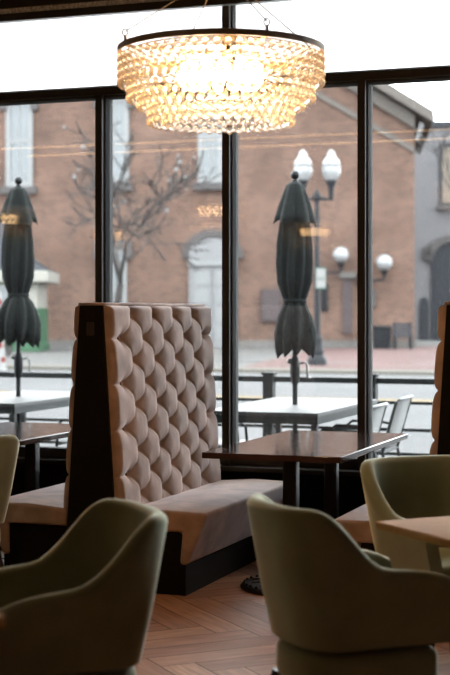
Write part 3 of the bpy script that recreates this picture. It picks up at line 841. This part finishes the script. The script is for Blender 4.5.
globe_lamp('white globe lamp nearest the lamp post, left of the dark mullion', 341, 255.5)
globe_lamp('white globe lamp on brick wall, right of the dark mullion', 384, 263)

# twin street lamp
p = ground(317, 366)
lp = thing('street_lamp', 'twin street lamp with white acorn globes beside the closed umbrella', 'street lamp', (p[0], p[1], 0.02), YAW)
zl = math.hypot(*p)*math.cos(math.atan2(F2.cross(Vector(p)), F2.dot(Vector(p))))
k = zl/F
def hz(py): return CH+(HY-py)*k
MB().lathe([(0.27, 0), (0.28, 0.12), (0.25, 0.22), (0.18, 0.30), (0.2, 0.38), (0.165, 0.48), (0.145, 0.70), (0.16, 0.76), (0.11, 0.84)], seg=20).build('base', M['post'], lp, smooth=True, angle=50)
zt = hz(198)
MB().lathe([(0.10, 0.6), (0.095, 1.0), (0.075, zt*0.6), (0.065, zt), (0.001, zt)], seg=16).build('post', M['post'], lp, smooth=True)
MB().lathe([(0.08, zt-0.12), (0.12, zt-0.06), (0.12, zt+0.05), (0.07, zt+0.12), (0.04, zt+0.2), (0.001, zt+0.26)], seg=16).build('post_cap', M['post'], lp, smooth=True)
for sx in (-1, 1):
    c = sx*14.2*k; zb = hz(196)
    am = MB().tube([(0, 0, zt), (c*0.5, 0, zt-0.05), (c*0.85, 0, zt-0.04), (c, 0, zt+0.10)], 0.045, 8).build('arm', M['post'], lp, smooth=True)
    MB().lathe([(0.03, zt-0.10), (0.06, zt-0.02), (0.075, zt+0.10), (0.085, zt+0.25), (0.14, hz(182)-0.04), (0.16, hz(181)), (0.001, hz(181))], (c, 0, 0), 16).build('lamp_holder', M['post'], am, smooth=True)
    zg = hz(181.5); H = hz(150.5)-zg
    MB().lathe([(0.15, zg), (0.235, zg+H*0.15), (0.262, zg+H*0.33), (0.255, zg+H*0.5), (0.215, zg+H*0.66), (0.14, zg+H*0.75), (0.118, zg+H*0.80), (0.122, zg+H*0.86), (0.08, zg+H*0.94), (0.02, zg+H), (0.001, zg+H)], (c, 0, 0), 20).build('acorn_globe', M['opal'], am, smooth=True)
    MB().lathe([(0.252, zg+H*0.46), (0.268, zg+H*0.47), (0.268, zg+H*0.50), (0.25, zg+H*0.51)], (c, 0, 0), 20, cap=False).build('globe_band', M['stone'], am, smooth=True)
# sign on the post
sg = thing('parking_sign', 'small pale green bordered sign on the lamp post', 'sign', (p[0], p[1], 0.02+hz(290)), YAW)
sx0 = 3.5*k; hw = 5.2*k; H = hz(268)-hz(290)
MB().box(sx0-hw, sx0+hw, -0.145, -0.125, 0, H).build('sign_plate', M['whitepaint'], sg, bevel=0.004)
MB().box(sx0-hw, sx0+hw, -0.149, -0.145, H*0.93, H).box(sx0-hw, sx0+hw, -0.149, -0.145, 0, H*0.07).box(sx0-hw, sx0-hw*0.9, -0.149, -0.145, H*0.07, H*0.93).box(sx0+hw*0.9, sx0+hw, -0.149, -0.145, H*0.07, H*0.93).box(sx0-hw*0.7, sx0+hw*0.7, -0.149, -0.145, H*0.44, H*0.50).build('sign_border', M['signgreen'], sg)
MB().box(-0.1, sx0+hw*0.5, -0.125, -0.07, H*0.45, H*0.55).build('sign_clamp', M['post'], sg)

# bin and bench by the wall
def before_front(px, gap):
    d = R2*((px-HX)/F)+F2; t = (BO-by*gap).dot(by)/d.dot(by); q = d*t
    return (q.x, q.y), t/F
p, kk = before_front(382, 1.2)
t = thing('litter_bin', 'dark litter bin by the brick wall', 'bin', (p[0], p[1], 0.02), YAW)
w = 8.6*kk; h = 24*kk
MB().prism([(-w*0.88, 0), (w*0.88, 0), (w, h*0.84), (-w, h*0.84)], -w*0.8, w*0.8, 'y').build('bin_body', M['bin'], t, bevel=0.03)
MB().box(-w*1.07, w*1.07, -w*0.9, w*0.9, h*0.84, h*0.97).build('bin_lid', M['post'], t, bevel=0.04)
p, kk = before_front(402, 1.6)
t = thing('street_bench', 'blue grey slatted bench beside the litter bin', 'bench', (p[0], p[1], 0.02), YAW)
w = 9.5*kk
for q in range(4): MB().box(-w, w, -0.05+0.02*q, 0.0+0.02*q, 0.52+q*0.14, 0.63+q*0.14).build('back_slat', M['bluebench'], t)
for q in range(3): MB().box(-w, w, -0.50+q*0.15, -0.38+q*0.15, 0.45, 0.49).build('seat_slat', M['bluebench'], t)
for sx in (-1, 1):
    MB().box(sx*w*0.82-0.035, sx*w*0.82+0.035, -0.48, -0.42, 0, 0.45).box(sx*w*0.82-0.035, sx*w*0.82+0.035, 0.0, 0.08, 0, 1.1).box(sx*w*0.82-0.035, sx*w*0.82+0.035, -0.48, 0.0, 0.40, 0.45).build('bench_leg', M['bin'], t)

# pale grey building on the right, farther back
gk = 76.0
pl = depth(403, 341, gk); pr = depth(520, 341, gk)
gv = Vector((pr.x-pl.x, pr.y-pl.y)); ga = math.atan2(gv.y, gv.x); GL = gv.length
g = thing('grey_building', 'pale grey rendered building with arched doorway, right of the brick building', 'building', (pl.x, pl.y, 0), ga)
def gx(px): return (px-403)/F*gk
def gz(py): return CH+(HY-py)/F*gk
MB().box(0, GL, 0, 12, 0, gz(125)).build('wall', M['greywall'], g)
MB().box(-0.1, GL+0.1, -0.25, 12, gz(127), gz(121.5)).build('roof_coping', M['slate'], g)
def arch(x0, x1, zb, zsp, ztp, n=14):
    return [(x1, zb), (x0, zb)]+[((x0+x1)/2-(x1-x0)/2*math.cos(PI*i/n), zsp+(ztp-zsp)*math.sin(PI*i/n)) for i in range(n+1)]
MB().prism(arch(gx(431), gx(476), 0.0, gz(262), gz(242)), -0.12, -0.005, 'y').build('arched_door', M['darkdoor'], g)
x0, x1 = gx(431), gx(476)
ao = [((x0+x1)/2-((x1-x0)/2+0.4)*math.cos(PI*i/16), gz(258)+(gz(235)-gz(258))*math.sin(PI*i/16)) for i in range(17)]
ai = [((x0+x1)/2-((x1-x0)/2)*math.cos(PI*i/16), gz(262)+(gz(242)-gz(262))*math.sin(PI*i/16)) for i in range(16, -1, -1)]
MB().prism(ao+ai, -0.3, -0.005, 'y').box(x0-0.42, x0, -0.3, -0.005, gz(257), gz(247.5)).build('door_arch', M['stone'], g)
MB().prism(arch(gx(419.5), gx(428.5), 0.0, gz(306), gz(297)), -0.1, -0.005, 'y').build('small_arch_niche', M['darkdoor'], g)  # dark arched niche, laid on as a flat dark slab
w = MB().box(gx(439), gx(470), -0.1, -0.005, gz(206), gz(143)).build('window_surround', M['slate'], g)
MB().box(gx(442), gx(467), -0.13, -0.1, gz(203), gz(148)).build('reflection_pane', M['amber'], w)
MB().box(gx(437), gx(472), -0.35, -0.005, gz(210), gz(206)).build('window_sill', M['stone'], w)

# green kiosk on the left
p = ground(-3, 352.5); kz = 1.48/(352.5-313)*F; kk = kz/F
t = thing('street_kiosk', 'green and cream kiosk with dark curved roof behind the left umbrella', 'kiosk', (p[0], p[1], 0.02), YAW)
KW = 41*kk; D = 1.5
def kzh(py): return CH+(HY-py)*kk-0.02
MB().box(-KW, KW, 0, 2*D, 0, kzh(308)).build('lower_wall', M['kgreen'], t, bevel=0.02)
MB().box(-KW-0.06, KW+0.06, -0.06, 2*D+0.06, 0, 0.28).build('kickboard', M['kgreen'], t, bevel=0.02)
MB().box(-KW+0.04, KW-0.04, 0.04, 2*D, kzh(308), kzh(283)).build('upper_wall', M['cream'], t)
MB().box(-KW*0.55, KW*0.25, 0.0, 0.04, kzh(306), kzh(285)).build('kiosk_window', M['wpane'], t)
e = 11*kk
MB().box(-KW-e, KW+e, -e, 2*D+e, kzh(282.5), kzh(271)).build('cornice', M['cream'], t, bevel=0.05)
rp = []
for q in range(9):
    f = q/8; rp.append(((KW+e*0.9)*(1-f)**2.0*0.62+0.36*(KW+e)*(1-f)+0.02, kzh(271)+(kzh(212)-kzh(271))*(f**1.15)))
vs = []; fs = []
for r, z in rp:
    ry = r*(D+e)/(KW+e)
    vs += [(-r, D-ry, z), (r, D-ry, z), (r, D+ry, z), (-r, D+ry, z)]
for i in range(len(rp)-1):
    for q in range(4): fs.append((4*i+q, 4*i+(q+1) % 4, 4*i+4+(q+1) % 4, 4*i+4+q))
fs += [(3, 2, 1, 0), tuple(4*(len(rp)-1)+q for q in range(4))]
MB().add(vs, fs).build('curved_roof', M['slate'], t)

# white post cover with red dots, and a shrub beside it
p = ground(-3, 371)
t = thing('dotted_cone', 'white tapered cone with red dots at the picture edge', 'cone', (p[0], p[1], 0.025), YAW)
MB().lathe([(0.26, 0), (0.235, 0.06), (0.225, 0.10), (0.12, 1.6), (0.10, 1.95), (0.05, 2.05), (0.001, 2.06)], seg=24).build('cone_body', M['whitepaint'], t, smooth=True)
ds = MB()
for z in (0.25, 0.62, 1.0, 1.38, 1.72):
    for q in range(5):
        a = 2*PI*(q+0.5*(int(z*3) % 2))/5-0.5; r = 0.225-0.07*(z-0.1); u = Vector((math.cos(a), math.sin(a), 0)); v = Vector((-u.y, u.x, 0))
        c = u*(r+0.004)+Vector((0,0,z))
        ds.add([c+v*0.09*math.cos(2*PI*i/14)+Vector((0,0,0.1*math.sin(2*PI*i/14)))-u*0.018*abs(math.cos(2*PI*i/14)) for i in range(14)]+[c+u*0.004], [(i, (i+1) % 14, 14) for i in range(14)])
ds.build('red_dots', M['red'], t)
p = ground(7, 357)
t = thing('potted_shrub', 'small green shrub in front of the green kiosk', 'shrub', (p[0], p[1], 0.02))
MB().lathe([(0.16, 0), (0.2, 0.3), (0.21, 0.33), (0.18, 0.33), (0.001, 0.31)], seg=16).build('pot', M['stone'], t, smooth=True)
lf = MB(); rn = random.Random(5)
for q in range(260):
    a = rn.uniform(0, 2*PI); h = rn.uniform(0.3, 0.85); r = rn.uniform(0, 0.30)*(1.2-abs(h-0.55)*1.4)
    c = Vector((r*math.cos(a), r*math.sin(a), h)); n1 = Vector((rn.uniform(-1,1), rn.uniform(-1,1), rn.uniform(-.3,1))).normalized(); n2 = n1.cross(Vector((0.3,0.2,1))).normalized()
    lf.add([c-n1*0.08, c+n2*0.035, c+n1*0.08, c-n2*0.035], [(0,1,2,3)])
lf.build('foliage', M['leaf'], t)

# bare trees
def bare_tree(label, base, H, seed, spread, buds, z=0.03, lean=0.0, maxlev=5, first=0.27):
    rn = random.Random(seed)
    t = thing('bare_tree', label, 'tree', (base[0], base[1], z), YAW, 'bare street trees')
    mb = MB(); bd_ = MB()
    def grow(p, d, L, r, lev):
        pts = [p]; rr = [r]; q = p; dd = d.copy()
        n = 4
        for i in range(n):
            dd = (dd+Vector((rn.uniform(-1,1), rn.uniform(-1,1), rn.uniform(-.4,.8)))*0.13).normalized()
            q = q+dd*(L/n); pts.append(q); rr.append(r*(1-0.45*(i+1)/n))
        mb.tube(pts, [max(v, 0.02) for v in rr], 7 if lev < 2 else 5)
        if lev >= 3 and buds:
            for _ in range(1):
                if rn.random() < buds:
                    c = pts[-1]; bd_.sphere(c, rn.uniform(0.03, 0.07), 7, 5)
        if lev >= maxlev: return
        nb = 3
        for b in range(nb):
            k = rn.choice((2, 3, 4, 4)) if b else 4
            a = rn.uniform(0, 2*PI); tilt = rn.uniform(0.35, 0.8)*spread
            u = dd.orthogonal().normalized(); v = dd.cross(u)
            nd = (dd*math.cos(tilt)+(u*math.cos(a)+v*math.sin(a))*math.sin(tilt)).normalized()
            grow(pts[k], nd, L*rn.uniform(0.62, 0.82), rr[k]*0.72, lev+1)
    grow(Vector((0,0,0)), Vector((lean,0,1)).normalized(), H*first, H*0.021, 0)
    mb.build('trunk', M['bark'], t, smooth=True)
    if buds: tag(bd_.build('buds', M['buds'], t, smooth=True), kind='stuff')
p = ground(114, 361)
bare_tree('bare street tree with pale buds in front of the brick building', p, 8.8, 33, 1.15, 0.08, lean=0.06)
p = ground(474, 363)
bare_tree('bare branches reaching in from the picture edge before the grey building', p, 6.6, 8, 1.0, 0.0, maxlev=3, first=0.55)

# ------------------------------------------------------------------ sky and camera
W = bpy.data.worlds.new('World'); S.world = W; W.use_nodes = True
N = W.node_tree.nodes; L = W.node_tree.links
bg = N['Background']; bg.inputs['Color'].default_value = (0.93, 0.965, 1.0, 1); bg.inputs['Strength'].default_value = 10.5
cam = bpy.data.cameras.new('camera'); co = bpy.data.objects.new('camera', cam); COL.objects.link(co)
co.location = (0, 0, CH); co.rotation_euler = (PI/2, 0, YAW)
cam.sensor_fit = 'VERTICAL'; cam.sensor_height = 36.0; cam.sensor_width = 24.0
cam.lens = F/675*36.0; cam.shift_x = 0.0; cam.shift_y = -(337.5-HY)/675
cam.clip_start = 0.05; cam.clip_end = 500
cam.dof.use_dof = True; cam.dof.focus_distance = 7.7; cam.dof.aperture_fstop = cam.lens/1000/0.027
S.camera = co
S.view_settings.view_transform = 'Standard'; S.view_settings.look = 'None'; S.view_settings.gamma = 1.0
S.view_settings.use_curve_mapping = False; S.view_settings.exposure = 0.0
S.render.film_transparent = False
S.cycles.use_denoising = True
S.cycles.max_bounces = 12; S.cycles.transparent_max_bounces = 24; S.cycles.transmission_bounces = 10
S.cycles.sample_clamp_indirect = 6.0
S.cycles.caustics_reflective = False
